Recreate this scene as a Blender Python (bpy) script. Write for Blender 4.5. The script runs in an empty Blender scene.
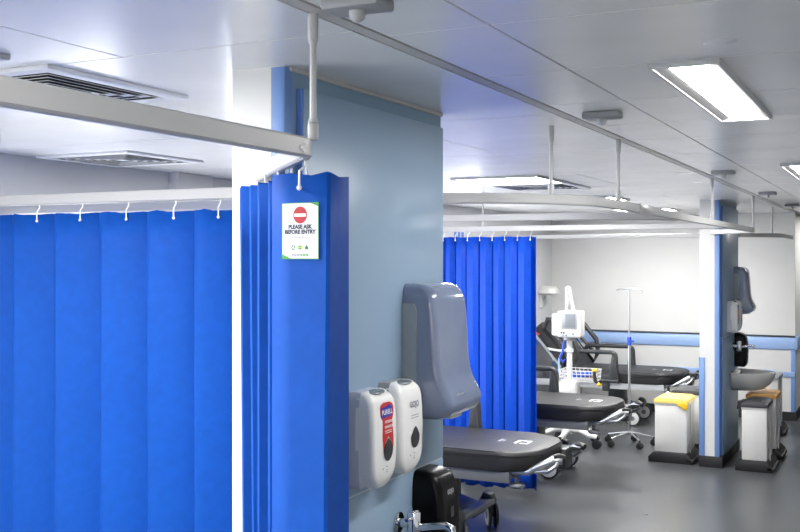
import bpy, bmesh, math, random
from mathutils import Vector, Matrix
random.seed(7)
S = bpy.context.scene
COL = S.collection
PI = math.pi
EYE, CEIL = 1.87, 2.39
RZ0, RZ1 = 2.08, 2.122          # curtain rail underside / top

# ------------------------------------------------------------------ materials
def lin(c):
    return tuple(((v / 255) / 12.92 if v / 255 <= .04045 else ((v / 255 + .055) / 1.055) ** 2.4) for v in c)

def mat(name, rgb, rough=.5, metal=0., var=.04, scale=30., bump=0., bscale=200., spec=.5, coat=0., emit=0., trans=0., alpha=1., stretch=None, rvar=0.):
    m = bpy.data.materials.new(name); m.use_nodes = True
    nt = m.node_tree; N = nt.nodes; L = nt.links
    b = N['Principled BSDF']
    c = lin(rgb)
    tc = N.new('ShaderNodeTexCoord'); mp = N.new('ShaderNodeMapping')
    if stretch: mp.inputs['Scale'].default_value = stretch
    L.new(tc.outputs['Object'], mp.inputs['Vector'])
    nz = N.new('ShaderNodeTexNoise'); nz.inputs['Scale'].default_value = scale; nz.inputs['Detail'].default_value = 4
    L.new(mp.outputs['Vector'], nz.inputs['Vector'])
    rp = N.new('ShaderNodeValToRGB')
    rp.color_ramp.elements[0].position = .25; rp.color_ramp.elements[1].position = .75
    rp.color_ramp.elements[0].color = (*[max(0, v * (1 - var)) for v in c], 1)
    rp.color_ramp.elements[1].color = (*[min(1, v * (1 + var)) for v in c], 1)
    L.new(nz.outputs['Fac'], rp.inputs['Fac'])
    L.new(rp.outputs['Color'], b.inputs['Base Color'])
    b.inputs['Roughness'].default_value = rough
    if rvar:
        mr = N.new('ShaderNodeMapRange'); mr.inputs['To Min'].default_value = rough - rvar; mr.inputs['To Max'].default_value = rough + rvar
        L.new(nz.outputs['Fac'], mr.inputs['Value']); L.new(mr.outputs['Result'], b.inputs['Roughness'])
    b.inputs['Metallic'].default_value = metal
    b.inputs['Specular IOR Level'].default_value = spec
    b.inputs['Coat Weight'].default_value = coat
    b.inputs['Coat Roughness'].default_value = .08
    b.inputs['Transmission Weight'].default_value = trans
    b.inputs['Alpha'].default_value = alpha
    if emit:
        b.inputs['Emission Color'].default_value = (1, .985, .96, 1); b.inputs['Emission Strength'].default_value = emit
    if bump:
        n2 = N.new('ShaderNodeTexNoise'); n2.inputs['Scale'].default_value = bscale; n2.inputs['Detail'].default_value = 3
        L.new(mp.outputs['Vector'], n2.inputs['Vector'])
        bp = N.new('ShaderNodeBump'); bp.inputs['Strength'].default_value = bump; bp.inputs['Distance'].default_value = .002
        L.new(n2.outputs['Fac'], bp.inputs['Height']); L.new(bp.outputs['Normal'], b.inputs['Normal'])
    return m

def fabric(name, rgb, rough=.5, transl=.25):
    """non-woven curtain cloth: mottled blue, faint sheen, a little light through it"""
    m = mat(name, rgb, rough, var=.10, scale=26, bump=.25, bscale=420, spec=.22)
    nt = m.node_tree; N = nt.nodes; L = nt.links
    b = N['Principled BSDF']; out = N['Material Output']
    t = N.new('ShaderNodeBsdfTranslucent'); t.inputs['Color'].default_value = (*lin(rgb), 1)
    mx = N.new('ShaderNodeMixShader'); mx.inputs[0].default_value = transl
    L.new(b.outputs[0], mx.inputs[1]); L.new(t.outputs[0], mx.inputs[2]); L.new(mx.outputs[0], out.inputs['Surface'])
    return m

M = dict(
    white_paint=mat('white wall paint', (210, 210, 208), .55, var=.02, scale=4, bump=.05),
    shaded_paint=mat('shaded wall paint', (200, 201, 203), .55, var=.02, scale=4, bump=.05),  # wall paint greyed in its colour for the unlit left wall
    ceiling=mat('satin metal ceiling panel', (236, 236, 237), .25, .0, var=.03, scale=3, spec=.75, rvar=.05),
    gap=mat('dark ceiling gap', (48, 46, 44), .8),
    trimw=mat('ceiling trim', (186, 184, 180), .4),
    floor=mat('grey vinyl floor', (70, 72, 74), .3, var=.12, scale=2.2, spec=.5, bump=.06, bscale=90, rvar=.06),
    column_blue=mat('blue grey wall paint', (128, 156, 178), .45, var=.02, scale=4),
    panel_blue=mat('blue grey hygienic cladding', (140, 164, 187), .33, var=.025, scale=3),
    guard=mat('blue corner guard', (108, 142, 196), .35, var=.02),
    guard_dark=mat('deep blue panel edge', (88, 120, 186), .4, var=.02),
    grout=mat('pale joint sealant', (190, 202, 210), .5),
    skirting=mat('black vinyl skirting', (34, 34, 36), .45),
    rail=mat('white powder coated aluminium', (182, 182, 182), .35, var=.01),
    rail_shine=mat('painted rail glint', (252, 252, 250), .3, var=.0),
    curtain=fabric('blue nonwoven curtain', (13, 85, 184), .62),
    curtain_far=fabric('deep blue nonwoven curtain', (6, 68, 184), transl=.15),
    hook=mat('white nylon hook', (240, 240, 240), .35),
    paper=mat('white label paper', (216, 219, 228), .5, var=.01),
    green=mat('green print', (62, 158, 52), .5), lime=mat('lime print', (150, 190, 60), .5), dkgreen=mat('dark green print', (40, 104, 38), .5),
    red=mat('red print', (176, 20, 30), .45), ink=mat('black print', (26, 28, 34), .5), grey_ink=mat('grey print', (150, 152, 158), .5),
    white_print=mat('white print', (245, 245, 245), .5),
    disp_white=mat('white moulded plastic', (236, 236, 234), .28, var=.01, coat=.3),
    disp_lilac=mat('lilac grey moulded plastic', (196, 198, 212), .35, var=.01),
    disp_grey=mat('grey translucent window', (110, 118, 122), .2, var=.05, coat=.4),
    window_dark=mat('smoked sight window', (52, 52, 56), .12, var=.35, scale=40, coat=.6),
    label_red=mat('red dispenser label', (196, 40, 34), .35, var=.02), label_blue=mat('blue dispenser logo', (30, 52, 168), .35),
    smoke_blue=mat('smoky blue translucent plastic', (122, 134, 160), .16, var=.06, scale=9, coat=.6, alpha=.84),
    smoke_back=mat('grey dispenser back', (150, 156, 160), .4),
    black_gloss=mat('black gloss plastic', (8, 8, 9), .3, var=.1, spec=.14, coat=.04),
    chrome=mat('chrome', (215, 217, 220), .12, 1.0, var=.01),
    brushed=mat('brushed steel', (176, 178, 180), .3, 1.0, var=.03),
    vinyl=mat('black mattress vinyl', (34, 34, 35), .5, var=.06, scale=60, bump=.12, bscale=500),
    vinyl_side_shade=mat('shaded mattress side', (16, 16, 17), .5),  # same vinyl, painted darker for sides the top light misses
    bed_grey=mat('grey bed frame enamel', (100, 102, 106), .35, var=.03),
    bed_pale=mat('pale grey bed enamel', (190, 192, 194), .35, var=.02),
    bed_dark=mat('charcoal moulded plastic', (50, 52, 54), .42, var=.05),
    tyre=mat('grey castor tyre', (40, 41, 43), .5), hub=mat('pale castor disc', (200, 201, 200), .35, var=.03),
    black=mat('black rubber', (18, 18, 19), .5), grip=mat('black grip', (24, 24, 26), .4),
    bin_white=mat('white enamelled steel', (206, 205, 202), .35, var=.015),
    yellow=mat('yellow plastic lid', (244, 214, 112), .4, var=.05), amber=mat('amber plastic lid', (206, 148, 56), .4, var=.06),
    yellow_bright=mat('bright yellow plastic', (236, 184, 20), .4),
    lid_dark=mat('dark grey plastic lid', (58, 58, 60), .4),
    ceramic=mat('grey white glazed ceramic', (200, 200, 198), .15, coat=.5, var=.01),
    screen=mat('grey glass screen', (128, 132, 134), .12, var=.05, coat=.5),
    med_white=mat('white medical plastic', (208, 208, 206), .35, var=.01),
    med_grey=mat('grey medical plastic', (150, 152, 154), .4),
    blue_plastic=mat('blue plastic', (24, 72, 190), .4), pale_blue=mat('pale blue plastic', (140, 176, 222), .4),
    brown=mat('brown card', (150, 112, 78), .6), redcable=mat('red cable', (214, 84, 64), .4),
    sensor=mat('grey sensor plastic', (150, 152, 154), .45), sensor_dome=mat('milky sensor dome', (176, 178, 180), .3),
    bumper=mat('pale blue wall bumper', (150, 178, 222), .35, var=.02), bumper_top=mat('dark bumper cap', (62, 66, 74), .45),
    lamp=mat('ceiling light diffuser', (250, 250, 248), .4, emit=40.0),
    lamp_strip=mat('linear light diffuser', (250, 250, 248), .4, emit=40.0),
    lamp_frame=mat('ceiling light frame', (190, 191, 192), .4),
    louvre=mat('brushed light reflector', (170, 171, 172), .3, .7),
    diff_white=mat('white vent enamel', (222, 224, 228), .4), vent_shade=mat('painted vent slot shade', (22, 22, 24), .8),  # near-black stands in for the shade between vent blades
    notice=mat('grey blue notice', (182, 190, 200), .5), notice_blue=mat('blue print', (96, 132, 200), .5),
)

# ------------------------------------------------------------------ mesh builder
class MB:
    def __init__(self):
        self.bm = bmesh.new(); self.mats = []
    def mi(self, m):
        if m not in self.mats: self.mats.append(m)
        return self.mats.index(m)
    def _take(self, tmp, m, M4=None):
        i = self.mi(m)
        for f in tmp.faces: f.material_index = i
        if M4: tmp.transform(M4)
        bmesh.ops.recalc_face_normals(tmp, faces=tmp.faces)
        me = bpy.data.meshes.new('tmp'); tmp.to_mesh(me); tmp.free()
        self.bm.from_mesh(me); bpy.data.meshes.remove(me); return self
    def box(self, lo, hi, m, bev=0., seg=2, M4=None):
        t = bmesh.new(); bmesh.ops.create_cube(t, size=1)
        for v in t.verts:
            v.co = Vector([(lo[k] + hi[k]) / 2 + v.co[k] * (hi[k] - lo[k]) for k in range(3)])
        if bev: bmesh.ops.bevel(t, geom=t.edges[:], offset=bev, segments=seg, affect='EDGES', profile=.5)
        return self._take(t, m, M4)
    def cyl(self, a, b, r0, m, r1=None, n=20, bev=0.):
        a, b = Vector(a), Vector(b); d = b - a
        t = bmesh.new(); bmesh.ops.create_cone(t, cap_ends=True, segments=n, radius1=r0, radius2=r0 if r1 is None else r1, depth=d.length)
        if bev: bmesh.ops.bevel(t, geom=[e for e in t.edges if len(e.link_faces) == 2 and any(len(f.verts) > 4 for f in e.link_faces)], offset=bev, segments=2, affect='EDGES', profile=.5)
        return self._take(t, m, Matrix.Translation((a + b) / 2) @ d.to_track_quat('Z', 'Y').to_matrix().to_4x4())
    def ball(self, c, r, m, sx=(1, 1, 1), n=16):
        t = bmesh.new(); bmesh.ops.create_uvsphere(t, u_segments=n, v_segments=max(6, n // 2), radius=r)
        return self._take(t, m, Matrix.Translation(c) @ Matrix.Diagonal((*sx, 1)))
    def tube(self, pts, r, m, n=10, closed=False):
        P = [Vector(p) for p in pts]; t = bmesh.new(); rings = []
        k = len(P); up = None
        for i in range(k):
            if closed: d = (P[(i + 1) % k] - P[i - 1])
            else: d = P[min(i + 1, k - 1)] - P[max(i - 1, 0)]
            d.normalize()
            if up is None:
                up = Vector((0, 0, 1)) if abs(d.z) < .9 else Vector((1, 0, 0))
            s = d.cross(up)
            if s.length < 1e-5: s = d.cross(Vector((0, 1, 0)))
            s.normalize(); up = s.cross(d).normalized()
            rr = r[i] if isinstance(r, (list, tuple)) else r
            rings.append([t.verts.new(P[i] + (s * math.cos(2 * PI * j / n) + up * math.sin(2 * PI * j / n)) * rr) for j in range(n)])
        for i in range(k if closed else k - 1):
            A, B = rings[i], rings[(i + 1) % k]
            for j in range(n): t.faces.new((A[j], A[(j + 1) % n], B[(j + 1) % n], B[j]))
        if not closed: t.faces.new(rings[0]); t.faces.new(rings[-1])
        return self._take(t, m)
    def sweep(self, pts, w, z0, z1, m):
        """flat vertical profile (w wide, z0..z1 tall) along a plan path"""
        P = [Vector((p[0], p[1])) for p in pts]; t = bmesh.new(); rings = []
        for i in range(len(P)):
            d0 = (P[i] - P[i - 1]).normalized() if i else None
            d1 = (P[i + 1] - P[i]).normalized() if i < len(P) - 1 else None
            d = ((d0 or d1) + (d1 or d0)).normalized(); nrm = Vector((-d.y, d.x)) * w / 2
            q = w * .22
            sec = [(1, z0 + q), (1, z1 - q), (1 - .44, z1), (-1 + .44, z1), (-1, z1 - q), (-1, z0 + q), (-1 + .44, z0), (1 - .44, z0)]
            rings.append([t.verts.new((P[i].x + nrm.x * a, P[i].y + nrm.y * a, z)) for a, z in sec])
        for A, B in zip(rings, rings[1:]):
            for j in range(8): t.faces.new((A[j], A[(j + 1) % 8], B[(j + 1) % 8], B[j]))
        t.faces.new(rings[0]); t.faces.new(rings[-1])
        return self._take(t, m)
    def ring(self, hx, hy, w, z0, z1, m, bev=.002):
        """one rectangular frame of border width w"""
        t = bmesh.new(); L = []
        for z, ax, ay in ((z0, hx, hy), (z0, hx - w, hy - w), (z1, hx - w, hy - w), (z1, hx, hy)):
            L.append([t.verts.new(p) for p in ((-ax, -ay, z), (ax, -ay, z), (ax, ay, z), (-ax, ay, z))])
        for i in range(4):
            A, B = L[i], L[(i + 1) % 4]
            for j in range(4): t.faces.new((A[j], A[(j + 1) % 4], B[(j + 1) % 4], B[j]))
        if bev: bmesh.ops.bevel(t, geom=t.edges[:], offset=bev, segments=2, affect='EDGES', profile=.5)
        return self._take(t, m)
    def prism(self, poly, axis, a, b, m, bev=0., M4=None, seg=2):
        """polygon in the plane normal to axis, extruded a..b"""
        t = bmesh.new()
        def v3(p, h):
            return {'x': (h, p[0], p[1]), 'y': (p[0], h, p[1]), 'z': (p[0], p[1], h)}[axis]
        A = [t.verts.new(v3(p, a)) for p in poly]; B = [t.verts.new(v3(p, b)) for p in poly]
        n = len(poly); t.faces.new(A); t.faces.new(B)
        for i in range(n): t.faces.new((A[i], A[(i + 1) % n], B[(i + 1) % n], B[i]))
        if bev:
            es = [e for e in t.edges if any(len(f.verts) == n and n > 4 for f in e.link_faces)] if n > 4 else t.edges[:]
            bmesh.ops.bevel(t, geom=es, offset=bev, segments=seg, affect='EDGES', profile=.5)
        return self._take(t, m, M4)
    def loft(self, secs, m, nr=5):
        """stack of (z, x0, x1, half_width, front_radius) plan sections, square at the wall, round at the front"""
        t = bmesh.new(); rings = []
        for z, x0, x1, w, r in secs:
            r = min(r, w * .98, (x1 - x0) * .98)
            pts = [(x0, -w)]
            for k in range(nr + 1):
                a = -PI / 2 + PI / 2 * k / nr; pts.append((x1 - r + r * math.cos(a), -w + r + r * math.sin(a)))
            for k in range(nr + 1):
                a = PI / 2 * k / nr; pts.append((x1 - r + r * math.cos(a), w - r + r * math.sin(a)))
            pts.append((x0, w))
            rings.append([t.verts.new((x, y, z)) for x, y in pts])
        n = len(rings[0])
        for A, B in zip(rings, rings[1:]):
            for j in range(n): t.faces.new((A[j], A[(j + 1) % n], B[(j + 1) % n], B[j]))
        t.faces.new(rings[0]); t.faces.new(rings[-1])
        return self._take(t, m)
    def lathe(self, prof, m, c=(0, 0, 0), n=28, sx=1, sy=1):
        t = bmesh.new(); rings = []
        for r, z in prof:
            rings.append([t.verts.new((c[0] + r * sx * math.cos(2 * PI * j / n), c[1] + r * sy * math.sin(2 * PI * j / n), c[2] + z)) for j in range(n)])
        for A, B in zip(rings, rings[1:]):
            for j in range(n): t.faces.new((A[j], A[(j + 1) % n], B[(j + 1) % n], B[j]))
        t.faces.new(rings[0]); t.faces.new(rings[-1])
        return self._take(t, m)
    def poly(self, pts, m):
        t = bmesh.new(); t.faces.new([t.verts.new(p) for p in pts]); return self._take(t, m)
    def text(self, s, size, m, M4, bold=0.):
        cu = bpy.data.curves.new('txt', 'FONT'); cu.body = s; cu.size = size; cu.align_x = 'CENTER'; cu.align_y = 'CENTER'; cu.offset = bold
        cu.resolution_u = 3
        o = bpy.data.objects.new('txt', cu); COL.objects.link(o)
        bpy.context.view_layer.update()
        dg = bpy.context.evaluated_depsgraph_get(); ev = o.evaluated_get(dg); me = ev.to_mesh()
        t = bmesh.new(); t.from_mesh(me); ev.to_mesh_clear()
        bpy.data.objects.remove(o); bpy.data.curves.remove(cu)
        i = self.mi(m)
        for f in t.faces: f.material_index = i
        t.transform(M4)
        me = bpy.data.meshes.new('tmp'); t.to_mesh(me); t.free(); self.bm.from_mesh(me); bpy.data.meshes.remove(me)
        return self
    def build(self, name, parent=None, loc=None, rz=0., sharp=38):
        me = bpy.data.meshes.new(name); self.bm.to_mesh(me); self.bm.free()
        for m in self.mats: me.materials.append(M[m])
        for p in me.polygons: p.use_smooth = True
        me.set_sharp_from_angle(angle=math.radians(sharp))
        o = bpy.data.objects.new(name, me); COL.objects.link(o)
        if parent: o.parent = parent
        if loc: o.location = loc
        o.rotation_euler.z = rz
        return o

def tag(o, label, cat, group=None):
    o['label'] = label; o['category'] = cat
    if group: o['group'] = group
    return o
def thing(name, label, cat, loc=(0, 0, 0), rz=0., group=None):
    o = bpy.data.objects.new(name, None); COL.objects.link(o); o.location = loc; o.rotation_euler.z = rz
    o.empty_display_size = .1
    return tag(o, label, cat, group)
def struct(o):
    o['kind'] = 'structure'; return o
def sempty(name, loc=(0, 0, 0)):
    o = bpy.data.objects.new(name, None); COL.objects.link(o); o.location = loc; return struct(o)
def kids(o):
    return [c for c in COL.objects if c.parent is o]
def copy_tree(o, parent=None):
    c = o.copy(); COL.objects.link(c); c.parent = parent
    for ch in kids(o): copy_tree(ch, c)
    return c
def dup(o, loc, label, rz=None):
    c = copy_tree(o); c.location = loc; c['label'] = label
    if rz is not None: c.rotation_euler.z = rz
    return c
# text facing +X (u -> +Y, v -> +Z), facing -Y (u -> +X), facing up
def face_x(x, y, z): return Matrix(((0, 0, 1, x), (1, 0, 0, y), (0, 1, 0, z), (0, 0, 0, 1)))

# ------------------------------------------------------------------ setting
XL, XC, XR, YB, YF, YE = -4.02, -1.12, 2.0, 12.5, -3.2, 19.0
struct(MB().box((XL - .1, YF - .1, -.1), (XR + .1, YE + .1, 0), 'floor').build('floor'))
ml = MB(); ADDED_WIN = [(-1.6, -.3), (.3, 1.9), (3.15, 4.6), (5.6, 7.3), (7.9, 10.3)]     # unseen openings added to brighten the bay ceilings
ml.box((XL - .1, YF, 0), (XL, YB, .45), 'shaded_paint'); ml.box((XL - .1, YF, 1.95), (XL, YB, CEIL + .1), 'shaded_paint')
ye = YF
for a, b in ADDED_WIN + [(YB, YB)]:
    ml.box((XL - .1, ye, .45), (XL, a, 1.95), 'shaded_paint'); ye = b
struct(ml.build('wall_left'))
struct(MB().box((XL - .1, YB, 0), (XC, YB + .16, CEIL + .1), 'white_paint').build('wall_back'))
struct(MB().box((XC - .16, YB + .16, 0), (XC, YE, CEIL + .1), 'white_paint').build('wall_corridor'))
# behind the viewer: openings added for extra daylight, with sill, head and piers
WZ0, WZ1 = 1.6, 2.25
struct(MB().box((XR, YF, 0), (XR + .1, YE, CEIL + .1), 'white_paint').build('wall_right'))
mf = MB(); mf.box((XL - .1, YF - .1, 0), (XR + .1, YF, WZ0), 'white_paint'); mf.box((XL - .1, YF - .1, WZ1), (XR + .1, YF, CEIL + .1), 'white_paint')
x = XL - .1
while x < XR + .15:
    mf.box((x, YF - .1, WZ0), (min(x + .2, XR + .1), YF, WZ1), 'white_paint'); x += 2.05
struct(mf.build('wall_front'))
struct(MB().box((XC - .16, YE, 0), (XR + .1, YE + .1, CEIL + .1), 'white_paint').build('wall_far'))

# ceiling: metal panels with open joints
def cuts(a, b, marks): return [a] + [m for m in marks if a < m < b] + [b]
def grid(mb, x0, x1, ys, g=.0034):
    for y0, y1 in zip(ys, ys[1:]): mb.box((x0 + g, y0 + g, CEIL), (x1 - g, y1 - g, CEIL + .02), 'ceiling')
cb = MB()
TX0, TX1, L2, SX = -1.132, -1.088, -.83, -1.815
yc = cuts(YF, YE, [2.13 + .605 * k for k in range(-9, 29)])
grid(cb, TX1, L2, yc)
for x0, x1 in ((L2, .37), (.37, XR)): grid(cb, x0, x1, yc)
rows = [YF, -1.75, -.5, .8, 2.05, 3.55, 4.82, 6.15, 7.3, 8.6, 9.85, 11.1, YB]
for i, (y0, y1) in enumerate(zip(rows, rows[1:])):
    if i % 2 == 0 and i > 0 and False: pass
    split = rows[i + 1] in (2.05, 4.82, 7.3, 9.85, -.5)
    if split:
        grid(cb, SX, TX0, [y0, y1]); grid(cb, XL, SX, [y0, y1])
    else:
        grid(cb, XL, TX0, [y0, y1])
grid(cb, XC - .1, TX0, [YB, YE])
cb.box((XL - .1, YF - .1, CEIL + .06), (XR + .1, YE + .1, CEIL + .09), 'gap')
struct(cb.build('ceiling'))
struct(MB().box((TX0 + .006, YF, CEIL - .001), (TX1 - .005, YE, CEIL + .012), 'trimw').build('trim_1'))

# columns between the bays
def column(ox, oy, n):
    r = sempty('column', (ox, oy, 0))
    m = MB(); m.box((-.17, 0, 0), (0, 1.03, CEIL), 'white_paint'); m.build('shaft', r)
    m = MB(); m.box((0, .034, .1), (.003, 1.03, CEIL - .002), 'column_blue'); m.build('blue_face', r)
    m = MB()
    m.box((-.036, -.004, .1), (.004, 0, CEIL - .003), 'guard', .001); m.box((0, -.004, .1), (.005, .034, CEIL - .003), 'guard', .001); m.build('corner_guard', r)
    m = MB(); m.box((-.0405, -.003, .1), (-.0365, 0, CEIL - .003), 'grey_ink'); m.build('sealant_bead', r)
    m = MB(); m.box((.003, .062, 1.159), (.022, 1.01, 2.335), 'panel_blue', .002)
    m.box((.003, .056, 1.159), (.0225, .064, 2.335), 'guard_dark', .001); m.build('cladding_panel', r)
    m = MB(); m.box((.003, .062, .1), (.022, 1.01, 1.155), 'panel_blue', .002)
    m.box((.003, .056, .1), (.0225, .064, 1.155), 'guard_dark', .001); m.build('splash_panel', r)
    m = MB(); m.box((.003, .058, 1.1545), (.021, 1.005, 1.1595), 'grout'); m.build('panel_joint', r)
    m = MB(); m.box((-.174, -.005, .1), (-.125, 0, .98), 'guard', .001); m.box((-.175, -.005, .1), (-.17, .05, .98), 'guard', .001); m.build('low_corner_guard', r)
    m = MB(); m.box((0, .02, CEIL - .012), (.012, 1.03, CEIL), 'trimw', .002); m.build('ceiling_bead', r)
    m = MB(); m.box((-.178, -.008, 0), (.028, 1.06, .1), 'skirting', .003); m.build('skirting', r)
    return r
NC, FC = (-1.5, 2.33), (-1.475, 9.4)
column(*NC, 1); column(*FC, 2)
# pilaster on the left wall
struct(MB().box((XL, 4.95, 0), (-3.95, 5.3, CEIL), 'white_paint', .003).build('pilaster'))

# wall bumpers, skirting
bp = MB()
bp.prism([(0, .81), (-.02, .82), (-.03, .85), (-.03, .93), (-.02, .955), (0, .965)], 'x', 0, 1, 'bumper', M4=Matrix(((XC - XL, 0, 0, XL), (0, 1, 0, YB), (0, 0, 1, 0), (0, 0, 0, 1))))
bp.box((XC, YB - .03, .815), (XC + .03, YE, .96), 'bumper', .01)
bp.box((XL, YB - .034, .962), (XC + .004, YB, .978), 'bumper_top', .003)
struct(bp.build('trim_2'))
struct(MB().box((XL, YB - .02, .5), (XC, YB, .56), 'bumper', .006).build('trim_3'))
struct(MB().box((XC - .045, YB - .006, .1), (XC + .006, YB, .812), 'guard', .002).build('trim_4'))
struct(MB().box((XL, YB - .012, 0), (XC + .01, YB, .1), 'skirting').build('baseboard_back'))
struct(MB().box((XL, YF, 0), (XL + .012, YB, .1), 'skirting').build('baseboard_left'))
struct(MB().box((XC, YB, 0), (XC + .012, YE, .1), 'skirting').build('baseboard_corridor'))
struct(MB().box((XL, YF, .81), (XL + .03, YB, .96), 'bumper', .008).build('trim_5'))

# ------------------------------------------------------------------ ceiling fittings
def square_light(name, x, y, label, w=.6, group='square ceiling lights over the bays'):
    t = thing(name, label, 'ceiling light', (x, y, CEIL), group=group)
    h = w / 2; m = MB()
    m.ring(h, h, .025, -.014, 0, 'lamp_frame'); m.build('frame', t)
    MB().box((-h + .02, -h + .02, -.01), (h - .02, h - .02, -.002), 'lamp').build('diffuser', t)
    return t
sq = [(1.6, 'square ceiling light with grey edge beside the grey slotted vent'), (4.05, 'square ceiling light behind the blue grey column'),
      (6.4, 'bright square ceiling light nearest the blue grey column'), (8.7, 'bright square ceiling light beyond the dark slotted vent'),
      (10.9, 'small bright square ceiling light next to the far column')]
for y, lb in sq: square_light('square_ceiling_light', -2.35 if y < 8 else -2.47, y, lb)
def linear_light(x, y, label):
    t = thing('linear_ceiling_light', label, 'ceiling light', (x, y, CEIL), group='linear ceiling lights over the corridor')
    m = MB(); L = .59
    m.ring(.092, L, .009, -.016, 0, 'lamp_frame', .001); m.build('frame', t)
    for a in (-1, 1):
        m = MB(); m.prism([(a * .083, -.014), (a * .048, -.005), (a * .048, -.001), (a * .083, -.001)], 'y', -L + .008, L - .008, 'louvre'); m.build('reflector', t)
    MB().box((-.046, -L + .012, -.012), (.046, L - .012, -.003), 'lamp_strip', .004).build('diffuser', t)
    return t
for x, y, lb in ((-.52, 3.33, 'long white linear ceiling light glowing above the corridor'), (-.52, 6.55, 'white linear ceiling light cut off by the edge of the photo')):
    linear_light(x, y, lb)

def diffuser_vent(x, y, label, w=.6, rings=6):
    t = thing('ceiling_vent', label, 'vent', (x, y, CEIL), group='square slotted ceiling vents')
    h = w / 2; m = MB()
    m.ring(h, h, .05, -.012, 0, 'diff_white'); m.build('frame', t)
    MB().box((-h + .03, -h + .03, -.003), (h - .03, h - .03, 0), 'vent_shade').build('throat', t)  # dark plate painted as the shade inside the vent
    m = MB()
    for k in range(rings):
        r = h - .065 - k * .036
        if r < .04: break
        for q in range(4):
            R = Matrix.Rotation(q * PI / 2, 4, 'Z')
            # flared blade along one side, mitred ends: white underside and lip, slot shade painted black on the upper side
            i0, i1 = r, r - .026
            for (za, zb, mt) in ((-.0135, -.0035, 'diff_white'), (-.0125, -.0025, 'vent_shade')):
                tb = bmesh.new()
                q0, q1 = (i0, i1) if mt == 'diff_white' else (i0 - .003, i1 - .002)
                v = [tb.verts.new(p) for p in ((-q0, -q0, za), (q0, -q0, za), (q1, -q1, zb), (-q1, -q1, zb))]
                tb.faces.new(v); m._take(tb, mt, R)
            tb = bmesh.new(); v = [tb.verts.new(p) for p in ((-i0, -i0, -.0135), (i0, -i0, -.0135), (i0, -i0, -.0115), (-i0, -i0, -.0115))]
            tb.faces.new(v); m._take(tb, 'diff_white', R)
    m.build('louvre', t)
    return t
diffuser_vent(-2.355, 2.33, 'large white four-way ceiling vent with black slots above the front curtain rail')
diffuser_vent(-3.66, 4.13, 'pale ceiling vent beyond the front curtain rail, close to the grey wall')
diffuser_vent(-2.36, 7.03, 'slotted ceiling vent between two bright square lights')

def sensor(x, y, label):
    t = thing('ceiling_sensor', label, 'sensor', (x, y, CEIL), group='grey ceiling sensors in a line')
    MB().box((-.065, -.04, -.024), (.065, .04, 0), 'sensor', .006).build('housing', t)
    m = MB(); m.lathe([(.017, -.022), (.017, -.03), (.015, -.039), (.009, -.045), (.003, -.047)], 'sensor_dome'); m.build('dome', t)
    return t
for y, lb in ((1.8, 'grey ceiling sensor with milky dome nearest the blue grey column'), (3.58, 'grey ceiling sensor second from the near end of the line'),
              (6.3, 'grey ceiling sensor above the far column'), (8.5, 'small dark ceiling sensor just past the far column'), (10.5, 'small dark ceiling sensor at the photo edge, last of the line')):
    sensor(-.985 if y < 2 else -.965, y, lb)

# ------------------------------------------------------------------ curtain rails
def arc(cx, cy, r, a0, a1, n=10):
    return [(cx + r * math.cos(math.radians(a0 + (a1 - a0) * k / n)), cy + r * math.sin(math.radians(a0 + (a1 - a0) * k / n))) for k in range(n + 1)]
def post(x, y, parent):
    m = MB(); m.cyl((x, y, RZ1 - .002), (x, y, CEIL), .0072, 'rail'); p = m.build('suspension_post', parent)
    m = MB(); m.cyl((x, y, CEIL - .055), (x, y, CEIL), .0115, 'rail', bev=.002); m.cyl((x, y, CEIL - .066), (x, y, CEIL - .055), .008, 'rail', r1=.0115); m.build('collar', p)
    m = MB()
    m.cyl((x, y, RZ1), (x, y, RZ1 + .035), .0115, 'rail', bev=.002); m.cyl((x, y, RZ1 + .035), (x, y, RZ1 + .046), .0115, 'rail', r1=.008); m.build('collar', p)
def rail(label, pts, posts=(), joins=(), marks=()):
    t = thing('curtain_rail', label, 'curtain rail', group='white ceiling-hung curtain rails')
    MB().sweep(pts, .022, RZ0, RZ1, 'rail').build('track', t)
    for p in posts: post(*p, t)
    for (a, b) in joins:
        MB().box((a[0], a[1], RZ0 - .004), (b[0], b[1], RZ1 + .003), 'rail', .003).build('joint_sleeve', t)
    return t
RX = -1.12
def corner_path(y_start, oy, x_end, first=None):
    """along +Y at RX, tight bend, then back to the white face of the column at oy"""
    y0 = oy - .53
    p = list(first) if first else [(RX, y_start)]
    p += arc(RX - .09, y0, .09, 0, 47, 8)
    p += [(x_end, oy)]
    return p
r = rail('white curtain rail across the upper left, bending at its hanging post', corner_path(-2.4, NC[1], -1.585), posts=[(RX - .008, 1.865)])
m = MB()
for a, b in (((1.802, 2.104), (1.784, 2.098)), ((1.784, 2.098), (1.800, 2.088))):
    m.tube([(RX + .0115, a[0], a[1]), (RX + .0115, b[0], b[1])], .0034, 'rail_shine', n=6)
m.build('chevron_glint', r)  # white strokes painting a glint on the rail
rail('white rail carrying the wide blue curtain on the left', [(XL, 2.99), (NC[0] - .17, 2.99)], posts=[(-3.3, 2.99)])
B1 = [(-2.1, 3.62)] + arc(-1.75, 4.24, .63, -90, 0, 12)
rail('long white rail curving from the near column to the far column',
     corner_path(0, FC[1], -1.545, first=[(XL, 3.62)] + B1),
     posts=[(-1.245, 3.862), (RX, 4.42), (RX, 6.85), (RX - .008, FC[1] - .465)], joins=[((RX - .016, 4.78), (RX + .016, 5.02))])
rail('white rail with a curved end joining the long rail', [(XL, 5.5), (-1.62, 5.5)] + arc(-1.62, 5.96, .46, -90, -8, 9) )
rail('white rail above the blue curtain behind the first bed', [(XL, 7.56), (RX - .012, 7.56)], posts=[(-3.0, 7.56)])
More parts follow.
